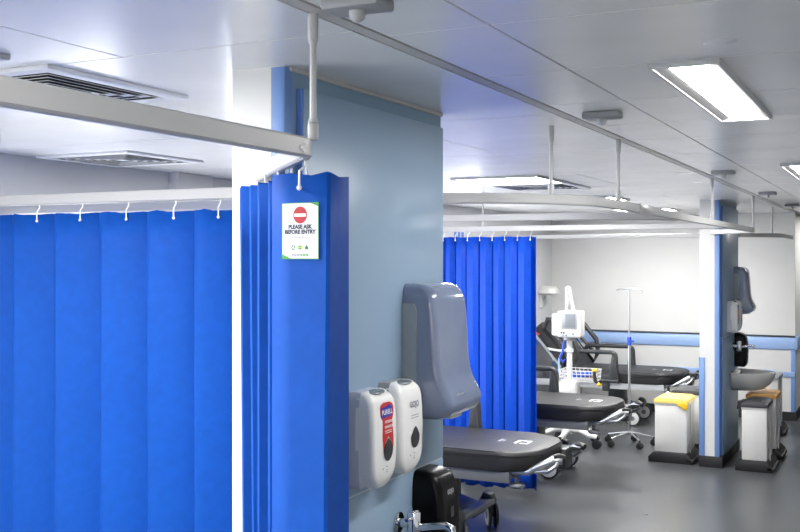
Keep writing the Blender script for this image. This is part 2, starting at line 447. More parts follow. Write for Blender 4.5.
rail('white rail curving away beyond the far column', [(XL, 10.67), (-2.1, 10.67)] + arc(-1.75, 11.3, .63, -90, 0, 12) + [(RX, 12.2)], posts=[(-1.204, 10.985)])

# ------------------------------------------------------------------ curtains
def cloth(path, z0, z1, m, crease=None, bot=None, wob=.0):
    """single folded sheet following a plan path, with a thickness"""
    t = bmesh.new(); zs = [z0 + (z1 - z0) * k / 14 for k in range(15)]
    rows = []
    for zi, z in enumerate(zs):
        f = (z1 - z) / (z1 - z0); rw = []
        for i, (x, y) in enumerate(path):
            if bot: x, y = x + (bot[i][0] - x) * f, y + (bot[i][1] - y) * f
            w = wob * f * math.sin(i * 1.7 + z * 2.1)
            zz = z + (.004 * math.sin(i * 2.3) if zi == 14 else 0) + (.012 * math.sin(i * 1.3) if zi == 0 else 0)
            rw.append(t.verts.new((x + w * .4, y + w, zz)))
        rows.append(rw)
    for A, B in zip(rows, rows[1:]):
        for i in range(len(path) - 1): t.faces.new((A[i], A[i + 1], B[i + 1], B[i]))
    mb = MB(); i = mb.mi(m)
    for f in t.faces: f.material_index = i
    bmesh.ops.recalc_face_normals(t, faces=t.faces)
    me = bpy.data.meshes.new('tmp'); t.to_mesh(me); t.free(); mb.bm.from_mesh(me); bpy.data.meshes.remove(me)
    return mb
def solid(o, th=.0015):
    md = o.modifiers.new('thickness', 'SOLIDIFY'); md.thickness = th; md.offset = 0
def hook(parent, x, y, zt, dx, dy):
    """white J hook: stem from the track, button through the cloth; dx,dy = step to the face side"""
    m = MB(); s = .012
    m.tube([(x, y, RZ0 - .0006), (x, y, RZ0 - .012), (x + dx * s, y + dy * s, zt + .01), (x + dx * s, y + dy * s, zt - .022)], .0026, 'hook', n=8)
    m.ball((x + dx * s, y + dy * s, zt - .026), .006, 'hook', n=12)
    m.build('hook', parent)

ZT = 2.042
# wide pleated curtain on the left
t = thing('bay_curtain', 'wide pleated blue curtain filling the lower left, left of the white column', 'curtain')
path = []; x = -3.99
folds = [-3.86, -3.63, -3.40, -3.178, -2.957, -2.728, -2.5, -2.285, -2.10, -1.90, -1.71]
for i, (a, b) in enumerate(zip(folds, folds[1:])):
    w = b - a
    path += [(a + .006, 2.95), (a + .022, 2.942), (a + .05, 2.95), (a + .4 * w, 2.968), (a + .75 * w, 3.0), (b - .004, 3.046), (b + .03, 3.07), (b + .034, 3.0)]
path = path[:-2]
o = cloth(path, .06, ZT, 'curtain', wob=.004).build('fabric', t, sharp=25); solid(o)
for a, b in zip(folds, folds[1:]):
    c = (a + b) / 2 + .002; hook(t, c, 2.985, ZT, 0, -1.1)

# gathered curtain at the corner post, with the notice
t = thing('bay_curtain', 'gathered blue curtain hanging at the corner post with a white entry notice', 'curtain')
A, Bp, Cp = Vector((-1.236, 1.872)), Vector((-1.085, 1.860)), Vector((-1.128, 2.02))
path = [A, A.lerp(Bp, .35), A.lerp(Bp, .7), Bp - Vector((.006, 0)), Bp + Vector((0, .006)), Bp.lerp(Cp, .5), Cp]
base0, base1 = Vector((-1.19, 1.965)), Vector((-1.52, 2.235)); pr = Vector((-.64, -.77))
nf = 9
for k in range(nf):
    c = base0.lerp(base1, k / (nf - 1)); am = .05 + .012 * math.sin(k * 2.1)
    path += [c + pr * am + Vector((.004, -.004)), c + pr * am + Vector((-.008, .006)), c - pr * .045]
path = [(p.x, p.y) for p in path]
bot = [(x - (.022 if 1 < i < 6 else 0) + (.02 if i > 20 else 0), y) for i, (x, y) in enumerate(path)]
o = cloth(path, .06, ZT + .008, 'curtain', bot=bot).build('fabric', t, sharp=25); solid(o)
hook(t, -1.158, 1.882, ZT + .004, 0, -2.0)
for k in range(0, nf - 1, 2):
    c = base0.lerp(base1, k / (nf - 1)); hook(t, c.x - .01, c.y - .008, ZT, 0, .2)
# the notice: printed label lying on the front panel
d = (Bp - A).normalized(); nrm = Vector((d.y, -d.x))
org = A + d * .0785 + nrm * .004
zc = 1.928
NM = Matrix(((d.x, 0, nrm.x, org.x), (d.y, 0, nrm.y, org.y), (0, 1, 0, zc), (0, 0, 0, 1)))
m = MB(); hw, hh = .0487, .0605
# plan: u in [-hw,hw], v in [-hh,hh]; layers lifted a hair so that they do not fight
def npoly(pts, mt, lift): m.poly([NM @ Vector((u, v, lift)) for u, v in pts], mt)
m.box((-hw, -hh, 0), (hw, hh, .0004), 'green', M4=NM)
npoly([(-hw + .0015, -hh + .0015), (hw - .0015, -hh + .0015), (hw - .0015, hh - .0015), (-hw + .0015, hh - .0015)], 'paper', .0006)
npoly([(hw - .021, hh - .0015), (hw - .0015, hh - .0085), (hw - .0015, hh - .0015)], 'green', .0008)
npoly([(-hw + .0015, -hh + .0015), (-hw + .024, -hh + .0015), (-hw + .0015, -hh + .0105)], 'green', .0008)
npoly([(.0005 + .0182 * math.cos(2 * PI * k / 40), .034 + .0182 * math.sin(2 * PI * k / 40)) for k in range(40)], 'red', .0009)
npoly([(.0005 - .0152, .0305), (.0005 + .0152, .0305), (.0005 + .0152, .0372), (.0005 - .0152, .0372)], 'white_print', .0011)
m.text('PLEASE ASK', .0118, 'ink', NM @ Matrix.Translation((0, .0085, .001)), bold=.0006)
m.text('BEFORE ENTRY', .0118, 'ink', NM @ Matrix.Translation((0, -.0025, .001)), bold=.0006)
def bars(v, u0, u1, mt, h=.0016, gap=.35, seed=1):
    rr = random.Random(seed); u = u0
    while u < u1 - .001:
        w = min(rr.uniform(.0035, .008), u1 - u); npoly([(u, v - h / 2), (u + w, v - h / 2), (u + w, v + h / 2), (u, v + h / 2)], mt, .001); u += w + .0011
bars(-.0135, -.021, .021, 'grey_ink', .0018, seed=3)
for u in (-.024, 0, .023): bars(-.0200, u - .003, u + .003, 'grey_ink', .001, seed=5)
# recycling ring, lime disc, leaf
for k in range(3):
    a0 = math.radians(90 + 120 * k); n = 6; pts = []
    for j in range(n + 1): a = a0 + math.radians(95) * j / n; pts.append((-.0175 + .0052 * math.cos(a), -.0355 + .0052 * math.sin(a)))
    for j in range(n, -1, -1): a = a0 + math.radians(95) * j / n; pts.append((-.0175 + .0028 * math.cos(a), -.0355 + .0028 * math.sin(a)))
    npoly(pts, 'dkgreen', .001)
npoly([(.0 + .005 * math.cos(2 * PI * k / 20), -.0355 + .005 * math.sin(2 * PI * k / 20)) for k in range(20)], 'lime', .001)
for v in (-.0385, -.0338): npoly([(-.0045, v), (.0045, v), (.0045, v + .0013), (-.0045, v + .0013)], 'dkgreen', .0012)
npoly([(.0125, -.0405), (.014, -.034), (.018, -.0300), (.0205, -.034), (.0225, -.0395), (.018, -.0395)], 'dkgreen', .001)
npoly([(.0125, -.0405), (.0132, -.037), (.018, -.0395)], 'lime', .0012)
for u in (-.0175, 0, .0175): bars(-.0432, u - .006, u + .006, 'grey_ink', .001, seed=9)
bars(-.0515, -.022, .0, 'grey_ink', .0034, seed=11); bars(-.0515, .001, .022, 'green', .0034, seed=12)
bars(-.0565, -.015, .014, 'lime', .0008, seed=14)
m.build('entry_notice', t)

# far curtain behind the first bed
t = thing('bay_curtain', 'deep blue curtain hanging between the first and second bed', 'curtain')
path = []; x = -3.92; k = 0; rr = random.Random(4)
while x < -2.61:
    w = rr.uniform(.085, .12)
    path += [(x, 7.52), (x + w * .5, 7.505 + rr.uniform(-.01, .01)), (x + w * .86, 7.53), (x + w * .96, 7.60)]
    x += w; k += 1
path.append((-2.55, 7.535))
o = cloth(path, .075, 2.036, 'curtain_far', wob=.008).build('fabric', t, sharp=25); solid(o)
xh = -3.85
while xh < -2.55:
    hook(t, xh, 7.555, 2.036, 0, -3.4); xh += .105

# ------------------------------------------------------------------ wash point fittings (built on the near column, copied to the far one)
def fx_table(secs):
    zs = [(s[0], s[2]) for s in secs]
    def f(z):
        for (za, xa), (zb, xb) in zip(zs, zs[1:]):
            if za <= z <= zb: return xa + (xb - xa) * (z - za) / (zb - za)
        return zs[-1][1]
    return f
def decal(mb, pts, fx, m, lift=.0012):
    """print or window lying on a curved front: pts = (y, z) outline"""
    cy = sum(p[0] for p in pts) / len(pts); cz = sum(p[1] for p in pts) / len(pts)
    t = bmesh.new(); n = len(pts); K = 5; rings = []
    for k in range(1, K + 1):
        rings.append([t.verts.new((fx(cz + (z - cz) * k / K) + lift, cy + (y - cy) * k / K, cz + (z - cz) * k / K)) for y, z in pts])
    c = t.verts.new((fx(cz) + lift, cy, cz))
    for j in range(n): t.faces.new((c, rings[0][j], rings[0][(j + 1) % n]))
    for A, B in zip(rings, rings[1:]):
        for j in range(n): t.faces.new((A[j], A[(j + 1) % n], B[(j + 1) % n], B[j]))
    mb._take(t, m)
def drop(cy, cz, w, h, n=20):
    pts = []
    for k in range(n):
        a = 2 * PI * k / n; y = math.sin(a); z = -math.cos(a)
        wd = w * (1 - .55 * max(0, z) ** 1.3)
        pts.append((cy + y * wd, cz + z * h))
    return pts
WX = .022          # cladding surface ahead of the column face
BODY = [(0., .04, .074, .03, .012), (.01, .03, .08, .042, .014), (.02, .03, .083, .056, .016), (.032, .03, .086, .068, .018), (.05, .03, .088, .0765, .018), (.075, .03, .089, .081, .018), (.14, .03, .09, .083, .018),
        (.2, .03, .089, .082, .018), (.24, .03, .086, .08, .018), (.258, .03, .082, .078, .018), (.27, .03, .076, .075, .02), (.279, .03, .066, .071, .02), (.286, .04, .056, .064, .014), (.289, .04, .05, .054, .008)]
def hand_dispenser(y, z, label, branded):
    t = thing('hand_gel_dispenser' if branded else 'hand_soap_dispenser', label, 'dispenser', (NC[0] + WX, y, z))
    MB().loft([(.004, 0, .04, .072, .003), (.012, 0, .042, .08, .003), (.05, 0, .042, .082, .003), (.15, 0, .042, .0825, .003), (.258, 0, .042, .079, .003), (.278, 0, .042, .072, .003), (.288, 0, .04, .063, .003)],
              'disp_lilac' if branded else 'med_grey').build('back_housing', t)
    fc = MB().loft(BODY, 'disp_white').build('front_cover', t)
    fx = fx_table(BODY)
    m = MB(); m.ball((.053, 0, .283), .03, 'disp_grey', (.75, 1.6, .28)); m.build('top_window', fc)
    m = MB(); decal(m, drop(.012, .112, .031, .034), fx, 'window_dark', .002); m.build('sight_window', fc)
    m = MB()
    if branded:
        pts = [(-.036, .236), (-.03, .247), (-.012, .253), (.03, .253), (.048, .247), (.053, .236), (.048, .12), (.042, .105), (.03, .135), (.014, .152), (-.004, .135), (-.016, .105), (-.02, .12)]
        decal(m, pts, fx, 'label_red', .001)
        decal(m, [(-.026, .208), (.038, .212), (.042, .238), (.026, .246), (.002, .241), (-.028, .238)], fx, 'label_blue', .0018)
        def tx(s, sz, yy, zz, mt, b=.0004):
            sl = math.atan2(fx(zz - .01) - fx(zz + .01), .02)
            m.text(s, sz, mt, Matrix.Translation((fx(zz) + .003, yy, zz)) @ Matrix.Rotation(-sl, 4, 'Y') @ face_x(0, 0, 0), bold=b)
        tx('PURELL', .0205, .007, .2245, 'white_print'); tx('HYGIENIC', .0112, .014, .196, 'white_print', .0004); tx('HANDRUB', .0112, .014, .181, 'white_print', .0004)
        for zz in (.169, .163): decal(m, [(-.01, zz - .001), (.034, zz - .001), (.034, zz + .001), (-.01, zz + .001)], fx, 'white_print', .002)
    else:
        def tx(s, sz, yy, zz, mt, b=.0004):
            m.text(s, sz, mt, Matrix.Translation((fx(zz) + .002, yy, zz)) @ Matrix.Rotation(-.1, 4, 'Y') @ face_x(0, 0, 0), bold=b)
        tx('GOJO', .025, .008, .216, 'grey_ink', .0009)
        for zz in (.182, .174): decal(m, [(-.02, zz - .0012), (.036, zz - .0012), (.036, zz + .0012), (-.02, zz + .0012)], fx, 'grey_ink', .0016)
    for zz, w in ((.062, .006), (.052, .004), (.046, .006)): decal(m, [(.006 - w, zz - .0012), (.006 + w, zz - .0012), (.006 + w, zz + .0012), (.006 - w, zz + .0012)], fx, 'grey_ink', .0016)
    decal(m, [(-.02 + .0028 * math.cos(k), .058 + .0028 * math.sin(k)) for k in range(6)], fx, 'ink', .0016)
    m.build('printing', fc)
    return t
gel = hand_dispenser(2.716, 1.184, 'white hand gel dispenser with red label and blue logo, nearest on the column', True)
soap = hand_dispenser(2.905, 1.192, 'plain white soap dispenser with grey logo, between red-labelled dispenser and towel dispenser', False)

# smoky blue paper towel dispenser
tow = thing('paper_towel_dispenser', 'large smoky blue paper towel dispenser on the near blue grey column', 'dispenser', (NC[0] + WX, 3.146, 1.336))
MB().loft([(.03, .004, .05, .112, .004), (.1, .004, .055, .128, .004), (.36, .004, .055, .128, .004), (.385, .004, .05, .124, .004)], 'smoke_back').build('back_housing', tow)
TB = [(0., .02, .09, .07, .02), (.006, .01, .125, .11, .03), (.022, .004, .16, .132, .03), (.045, .002, .174, .14, .03), (.068, .002, .176, .142, .03), (.09, .002, .167, .142, .03), (.12, .002, .15, .141, .03), (.155, .002, .137, .14, .03), (.2, .002, .13, .14, .03), (.27, .002, .126, .14, .03), (.34, .002, .122, .139, .03),
      (.395, .002, .116, .138, .03), (.42, .002, .108, .135, .035), (.437, .002, .094, .13, .035), (.446, .002, .074, .122, .03), (.45, .002, .05, .11, .02)]
cv = MB().loft(TB, 'smoke_blue', 8).build('cover', tow)
MB().cyl((.055, -.1, .22), (.055, .1, .22), .046, 'disp_white', n=28, bev=.004).build('paper_roll', tow)
fx = fx_table(TB)
m = MB(); m.box((.06, -.07, .004), (.13, .02, .014), 'disp_white', .003, M4=Matrix.Translation((0, .04, -.006))); m.build('paper_mouth', tow)
for s in (-1, 1):
    m = MB(); m.prism([(.002, .03), (.03, .035), (.045, .07), (.052, .12), (.055, .36), (.045, .385), (.002, .385)], 'y', s * .1405 - .002, s * .1405 + .002, 'smoke_back'); m.build('side_cheek', tow)
m = MB()
zz = .088
m.text('San Jamar', .015, 'white_print', Matrix.Translation((fx(.088) + .003, -.05, .088)) @ Matrix.Rotation(.42, 4, 'Y') @ face_x(0, 0, 0), bold=.0003); m.build('printing', cv)
MB().ball((.02, -.1, .012), .012, 'black').build('latch', tow)

# black soap dispenser
blk = thing('black_soap_dispenser', 'tall glossy black dispenser below the towel dispenser on the near column', 'dispenser', (NC[0] + WX, 3.165, .832))
BB = [(0., 0, .09, .07, .02), (.03, 0, .108, .078, .025), (.12, 0, .112, .082, .026), (.22, 0, .108, .082, .026), (.27, 0, .1, .08, .026), (.3, 0, .088, .076, .028), (.315, 0, .07, .07, .028), (.322, 0, .05, .06, .02), (.324, 0, .03, .045, .01)]
MB().loft(BB, 'black_gloss', 6).build('body', blk)
fx = fx_table(BB); m = MB()
m.text('GOJO', .02, 'grey_ink', Matrix.Translation((fx(.25) + .002, 0, .25)) @ Matrix.Rotation(-.12, 4, 'Y') @ face_x(0, 0, 0), bold=.001); m.build('logo', blk)
m = MB(); decal(m, [(-.014, .165), (.014, .165), (.014, .2), (-.014, .2)], fx, 'window_dark', .002); m.build('sight_window', blk)
m = MB(); m.box((.1, -.022, .105), (.116, .022, .13), 'brushed', .004); m.build('push_bar', blk)

# wall tap
tap = thing('wall_tap', 'chrome wall tap at the foot of the near blue grey column', 'tap', (NC[0] + WX, 2.975, 1.01))
m = MB(); m.cyl((0, 0, 0), (.008, 0, 0), .034, 'chrome', n=28, bev=.002); m.cyl((.008, 0, 0), (.05, 0, 0), .015, 'chrome'); m.build('wall_flange', tap)
m = MB(); m.cyl((.058, 0, -.05), (.058, 0, .042), .0225, 'chrome', n=28, bev=.004); m.cyl((.058, 0, .042), (.058, 0, .048), .018, 'chrome'); m.build('body', tap)
m = MB(); m.tube([(.06, 0, -.012), (.12, 0, .0), (.17, 0, .008), (.19, 0, .002), (.196, 0, -.016)], [.0125, .012, .012, .0125, .0125], 'chrome', n=14); m.build('spout', tap)
m = MB(); m.tube([(.058, -.015, .02), (.062, -.05, .026), (.068, -.075, .03)], .006, 'chrome'); m.build('lever', tap)

dx, dy = FC[0] - NC[0], FC[1] - NC[1]
def far(o, label): return dup(o, (o.location.x + dx, o.location.y + dy, o.location.z), label)
far(gel, 'small white hand gel dispenser high on the far column')
far(soap, 'white dispenser tucked behind the hand gel dispenser on the far column')
far(tow, 'dark smoky towel dispenser curving out from the far column')
far(blk, 'black dispenser on the far column, behind the basin tap')
ft = far(tap, 'chrome wall tap above the grey basin on the far column'); ft.location.z += .03

# basin on the far column
bs = thing('wash_basin', 'grey white wall basin hanging on the far column', 'basin', (FC[0] + WX, FC[1] + .68, .8))
t_ = bmesh.new(); rings = []
prof = [(1., 0., 0), (1.0, -.02, 0), (.95, -.06, 0), (.82, -.11, 0), (.6, -.155, 0), (.3, -.175, 0)]
inner = [(.93, .002, 0), (.88, -.02, 0), (.75, -.09, 0), (.5, -.13, 0), (.12, -.14, 0)]
def bring(s, z):
    pts = []
    for k in range(24):
        a = -PI / 2 + PI * k / 23
        pts.append(((.02 + .36 * max(0, math.cos(a)) ** .7) * (.35 + .65 * s if s < 1 else 1), .26 * s * math.sin(a), z))
    pts += [(0.0, .26 * s * .9, z), (0.0, -.26 * s * .9, z)]
    return pts
m = MB(); tb = bmesh.new(); rr_ = []
for s, z, _ in reversed(prof): rr_.append([tb.verts.new(p) for p in bring(s, z)])
for s, z, _ in inner:
    rr_.append([tb.verts.new((max(p[0], .05) if s < .9 else p[0], p[1], p[2])) for p in bring(s, z)])
n = len(rr_[0])
for A_, B_ in zip(rr_, rr_[1:]):
    for j in range(n): tb.faces.new((A_[j], A_[(j + 1) % n], B_[(j + 1) % n], B_[j]))
tb.faces.new(rr_[0]); tb.faces.new(rr_[-1])
m._take(tb, 'ceramic'); m.build('bowl', bs)
m = MB(); m.cyl((.17, 0, -.139), (.17, 0, -.136), .022, 'chrome'); m.build('plug_grate', bs)

# ------------------------------------------------------------------ waste bins
def waste_bin(x, y, w, dpt, h, lid, label, group='pedal waste bins by the far column', lidm2=None, latch=None, rz=0.):
    t = thing('waste_bin', label, 'bin', (x, y, 0), rz, group)
    m = MB(); m.box((-w / 2, -dpt / 2, .09), (w / 2, dpt / 2, h - .045), 'bin_white', .006); m.box((-w / 2 - .004, -dpt / 2 - .004, h - .065), (w / 2 + .004, dpt / 2 + .004, h - .045), 'bin_white', .004); m.build('body', t)
    m = MB()
    m.prism([(-w / 2 - .05, 0), (w / 2 + .05, 0), (w / 2 + .05, .05), (w / 2 + .005, .092), (-w / 2 - .005, .092), (-w / 2 - .05, .05)], 'y', -dpt / 2 - .05, dpt / 2 + .02, 'black', .006); m.build('base', t)
    m = MB(); m.prism([(-w / 2 - .008, h - .045), (w / 2 + .008, h - .045), (w / 2 + .006, h - .012), (w / 2 - .03, h), (-w / 2 + .03, h), (-w / 2 - .006, h - .015)], 'y', -dpt / 2 - .012, dpt / 2 + .012, lid, .004); o = m.build('lid', t)
    m = MB(); m.tube([(w / 2 + .012, -dpt / 4, h - .06), (w / 2 + .014, -dpt / 4, .3), (w / 2 + .018, -dpt / 3, .09)], .005, 'brushed'); m.build('lift_rod', t)
    m = MB(); m.box((w / 2 + .005, -dpt / 2 - .05, .015), (w / 2 + .07, dpt / 3, .045), 'black', .006); m.build('pedal', t)
    if latch:
        m = MB(); m.prism([(w * .2, h - .042), (w / 2 + .012, h - .042), (w / 2 + .012, h - .085), (w * .43, h - .105), (w * .38, h - .07), (w * .2, h - .06)], 'y', -dpt / 2 - .022, -dpt / 2 - .006, latch, .003); m.build('latch', t)
    return t
waste_bin(-1.915, 9.66, .29, .38, .585, 'yellow', 'white bin with pale yellow lid left of the far column', latch='yellow_bright')
b2 = waste_bin(-1.88, 10.2, .27, .38, .6, 'lid_dark', 'white bin with dark lid directly behind the pale yellow lidded bin')
b3 = waste_bin(-1.18, 9.62, .21, .42, .6, 'lid_dark', 'white bin with black lid and hinge under the front of the basin')
m = MB(); m.tube([(-.14, -.1, .52), (-.135, -.1, .585), (-.1, -.1, .6), (.05, -.1, .6)], [.022, .02, .014, .01], 'black'); m.build('hinge_arm', b3)
waste_bin(-1.2, 10.24, .26, .36, .6, 'amber', 'white bin with amber lid behind the black-lidded bin below the basin')
b5 = waste_bin(-1.29, 11.62, .2, .4, .63, 'med_grey', 'tall white bin with grey lid against the back wall corner')
MB().box((-.03, -.222, .5), (.05, -.205, .55), 'yellow_bright', .004, M4=Matrix.Translation((-.1, 0, -.02))).build('yellow_tag', b5)
tag(MB().box((-.06, -.05, 0), (.06, .05, .045), 'pale_blue', .01).build('glove_pack', None, (-1.3, 11.5, .63)), 'small pale blue pack lying on the grey-lidded bin', 'pack')

# ------------------------------------------------------------------ beds
def rounded_plan(x0, x1, hy, r_foot, r_head, n=8):
    pts = []
    for cx, cy, r, a0 in ((x1 - r_foot, -hy + r_foot, r_foot, -90), (x1 - r_foot, hy - r_foot, r_foot, 0), (x0 + r_head, hy - r_head, r_head, 90), (x0 + r_head, -hy + r_head, r_head, 180)):
        for k in range(n + 1):
            a = math.radians(a0 + 90 * k / n); pts.append((cx + r * math.cos(a), cy + r * math.sin(a)))
    return pts
def loop_frame(m, outer, y0, th, mt, r=.02):
    m.tube(outer, r, mt, n=10, closed=True)
def castor(parent, x, y, rz=0., r=.085):
    m = MB(); m.prism([(-.045, r + .045), (.03, r + .055), (.03, .19), (-.03, .19)], 'y', -.012, .012, 'bed_dark', .006); m.cyl((0, -.04, r), (0, .04, r), .012, 'bed_grey')
    m.prism([(-.02, r - .01), (.02, r - .01), (.03, r + .06), (-.045, r + .05)], 'y', -.009, .009, 'bed_dark')
    c = m.build('castor', parent, (x, y, 0), rz)
    for s in (-1, 1):
        m = MB(); m.cyl((0, s * .014, r), (0, s * .036, r), r, 'tyre', n=32, bev=.008)
        m.cyl((0, s * .034, r), (0, s * .0385, r), r * .82, 'hub', n=32, bev=.0015); m.cyl((0, s * .038, r), (0, s * .042, r), r * .3, 'bed_grey', n=20)
        m.build('wheel', c)
def side_rail(parent, x0, x1, z0, z1, y, brace=False):
    m = MB(); r = .024
    pts = []
    for cx, cz, a0 in ((x1 - .05, z1 - .05, 0), (x0 + .1, z1 - .05, 90)):
        for k in range(6): a = math.radians(a0 + 90 * k / 5); pts.append((cx + .05 * math.cos(a), y, cz + .05 * math.sin(a)))
    pts += [(x0 - .02, y, z0), (x1 + .03, y, z0)]
    m.tube(pts, r, 'bed_dark', n=10, closed=True)
    m.prism([(x0 - .02, z0 - .02), (x1 + .045, z0 - .02), (x1 + .03, z0 + .075), (x0, z0 + .075)], 'y', y - .016, y + .016, 'bed_dark', .008)
    m.prism([(x1 - .08, z0), (x1 + .02, z0), (x1 + .012, z1 - .05), (x1 - .045, z1 - .03)], 'y', y - .018, y + .018, 'bed_dark', .008)
    if brace: m.tube([(x0 + .1, y, z0 + .05), (x1 - .12, y, z1 - .03)], .02, 'bed_dark')
    m.build('side_rail', parent)
def bed(x, y, h, label, raised=False, frame='bed_grey', swivel=.1):
    t = thing('hospital_bed', label, 'bed', (x, y, 0), group='wheeled hospital beds with black mattresses')
    hy = .385; x1 = .9; xh = -.12 if raised else -.98; T = .115
    z1, z0 = h, h - T
    def pad(mb, plan, a, b):
        mb.prism(plan, 'z', a, b, 'vinyl', .028, seg=3)
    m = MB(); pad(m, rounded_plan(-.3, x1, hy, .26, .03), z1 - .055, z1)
    ct = rounded_plan(-.295, x1 - .005, hy - .005, .255, .03); m.prism(ct, 'z', z0 - .012, z1 - .03, 'vinyl_side_shade', .012)
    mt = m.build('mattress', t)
    # worn white print near the foot
    m = MB()
    for a in ((.52, .54, -.04, .05), (.55, .56, -.03, .03)): m.box((a[0], a[2], z1 + .0003), (a[1], a[3], z1 + .0012), 'grey_ink')
    for a in ((.64, .66, -.06, .05), (.66, .72, .035, .05), (.68, .72, -.06, -.045), (.72, .735, -.06, .05)): m.box((a[0], a[2], z1 + .0003), (a[1], a[3], z1 + .0012), 'white_print')
    m.build('printed_mark', mt)
    ang = math.radians(50) if raised else 0
    HB = Matrix.Translation((-.31, 0, z0 + .03)) @ Matrix.Rotation(ang, 4, 'Y') @ Matrix.Translation((.31, 0, -z0 - .03))
    m = MB(); m.prism(rounded_plan(-1.02, -.315, hy, .05, .12), 'z', z0 + .012, z1, 'vinyl', .028, seg=3, M4=HB); m.build('back_pad', t)
    m = MB(); m.box((-1.0, -hy + .03, z0 - .03), (-.32, hy - .03, z0 + .005), 'bed_pale', .008, M4=HB); m.build('backrest_frame', t)
    # deck frame
    zf = z0 - .012
    m = MB()
    for s in (-1, 1): m.box((-.95, s * .34 - .018, zf - .075), (.72, s * .34 + .018, zf), frame, .008)
    m.box((.62, -.34, zf - .065), (.7, .34, zf - .005), frame, .006); m.box((-.95, -.34, zf - .065), (-.87, .34, zf - .005), frame, .006); m.box((-.1, -.34, zf - .06), (.1, .34, zf - .01), frame)
    m.build('deck_frame', t)
    # rail brackets
    for s in (-1, 1):
        m = MB(); m.box((.04, s * .365 - .02, zf - .1), (.12, s * .365 + .02, zf + .02), 'bed_dark', .008); m.build('rail_bracket', t)
    # pedestal and base
    for cx in (-.42, .12):
        m = MB(); m.box((cx - .09, -.1, .24), (cx + .09, .1, zf - .06), 'bed_dark', .02); m.build('lift_column', t)
    m = MB()
    m.prism([(-.74, .15), (.38, .15), (.38, .18), (.28, .22), (.16, .26), (-.52, .26), (-.64, .22), (-.74, .18)], 'y', -.13, .13, 'bed_dark', .02)
    for cx in (.34, -.68):
        m.box((cx - .05, -.27, .16), (cx + .05, .27, .205), 'bed_grey', .015)
        for s in (-1, 1): m.prism([(cx - .07, .165), (cx + .05, .165), (cx + .03, .235), (cx - .03, .255)], 'y', s * .27 - .045, s * .27 + .045, 'bed_dark', .015)
    m.build('base_cover', t)
    for cx in (.34, -.68):
        for s in (-1, 1): castor(t, cx + .02, s * .275, swivel)
    # foot end push handles and bumpers
    for s in (-1, 1):
        yy = s * .3; m = MB()
        m.tube([(.6, yy, zf - .02), (.74, yy, zf - .012), (.82, yy * .98, zf - .005), (.9, yy * .9, zf + .04), (.97, yy * .82, zf + .075), (1.02, yy * .75, zf + .075)], [.016, .018, .02, .024, .03, .026], 'brushed', n=12)
        m.tube([(.86, yy * .95, zf + .0), (.95, yy * .97, zf + .01), (1.0, yy * .9, zf + .05), (1.0, yy * .8, zf + .075)], .013, 'brushed')
        p = m.build('push_handle', t)
        m = MB(); m.tube([(.97, yy * .83, zf + .09), (1.0, yy * .77, zf + .098), (1.035, yy * .72, zf + .085)], .022, 'grip'); m.build('grip', p)
        m = MB(); m.lathe([(.015, -.014), (.04, -.014), (.05, -.005), (.05, .005), (.04, .014), (.015, .014)], 'brushed', (.76, yy * 1.08, zf - .085)); m.cyl((.76, yy * 1.08, zf - .1), (.76, yy * 1.08, zf - .03), .016, 'bed_dark'); m.build('corner_bumper', t)
    for s in (-1, 1): side_rail(t, -.42, .2, zf + .02, h + .21, s * .405, brace=False)
    m = MB(); m.box((.86, .14, zf - .06), (.93, .3, zf + .075), 'bed_dark', .012); m.build('foot_socket', t)
    if raised:
        for s in (-1, 1):
            m = MB(); yy = s * .42
            pts = [(-.92, z1 + .02), (-.98, z1 + .12), (-.9, z1 + .2), (-.55, z1 + .2), (-.42, z1 + .12), (-.36, z1 + .0)]
            P3 = [HB @ Vector((a, yy, b)) for a, b in pts]
            m.tube(P3, .028, 'bed_dark', closed=True)
            m.tube([HB @ Vector((-.85, yy, z1 + .06)), HB @ Vector((-.45, yy, z1 + .08))], .02, 'bed_dark')
            m.build('backrest_rail', t)
    return t
bed(-2.93, 6.37, .66, 'nearest black hospital bed, in front of the deep blue curtain', frame='bed_grey', swivel=-1.0)
bed(-3.06, 8.6, .645, 'flat black hospital bed just beyond the deep blue curtain')
bed(-3.07, 11.62, .61, 'hospital bed with raised black backrest by the back wall', raised=True, frame='bed_pale')

# ------------------------------------------------------------------ monitor on a wheeled stand
t = thing('patient_monitor_stand', 'white wheeled monitor stand between second and third bed', 'monitor', (-3.0, 9.9, 0))
m = MB()
m.box((-.1, -.1, 1.08), (.14, .07, 1.345), 'med_white', .018, 3); m.box((-.17, -.06, 1.09), (-.08, .08, 1.31), 'med_white', .02, 3); m.build('monitor_body', t)
m = MB(); m.box((-.055, -.106, 1.165), (.105, -.098, 1.325), 'med_grey', .004); m.box((-.04, -.109, 1.18), (.09, -.105, 1.312), 'screen', .002); m.build('screen', t)
m = MB(); m.box((-.07, -.108, 1.09), (.12, -.1, 1.145), 'med_white', .003)
for kx, kz, r, mt in ((-.05, 1.128, .009, 'black'), (-.025, 1.128, .009, 'black'), (-.038, 1.105, .008, 'med_grey'), (0, 1.105, .008, 'blue_plastic'), (.03, 1.12, .008, 'med_grey'), (.07, 1.12, .014, 'med_grey')): m.cyl((kx, -.114, kz), (kx, -.106, kz), r, mt)
m.build('control_panel', t)
m = MB()
for a in (-.03, .045): m.tube([(a * .4 - .025, .03, 1.56), (a * .6 - .015, .02, 1.45), (a, .0, 1.34)], .016, 'med_white')
m.ball((-.025, .03, 1.56), .03, 'med_white'); m.ball((-.022, .0, 1.56), .012, 'med_grey'); m.build('carry_handle', t)
m = MB(); m.cyl((.0, 0, .16), (0, 0, 1.09), .028, 'med_white', n=20); m.cyl((0, 0, 1.05), (0, 0, 1.085), .06, 'med_grey'); m.cyl((0, 0, .93), (0, 0, .965), .04, 'med_white'); m.build('pole', t)
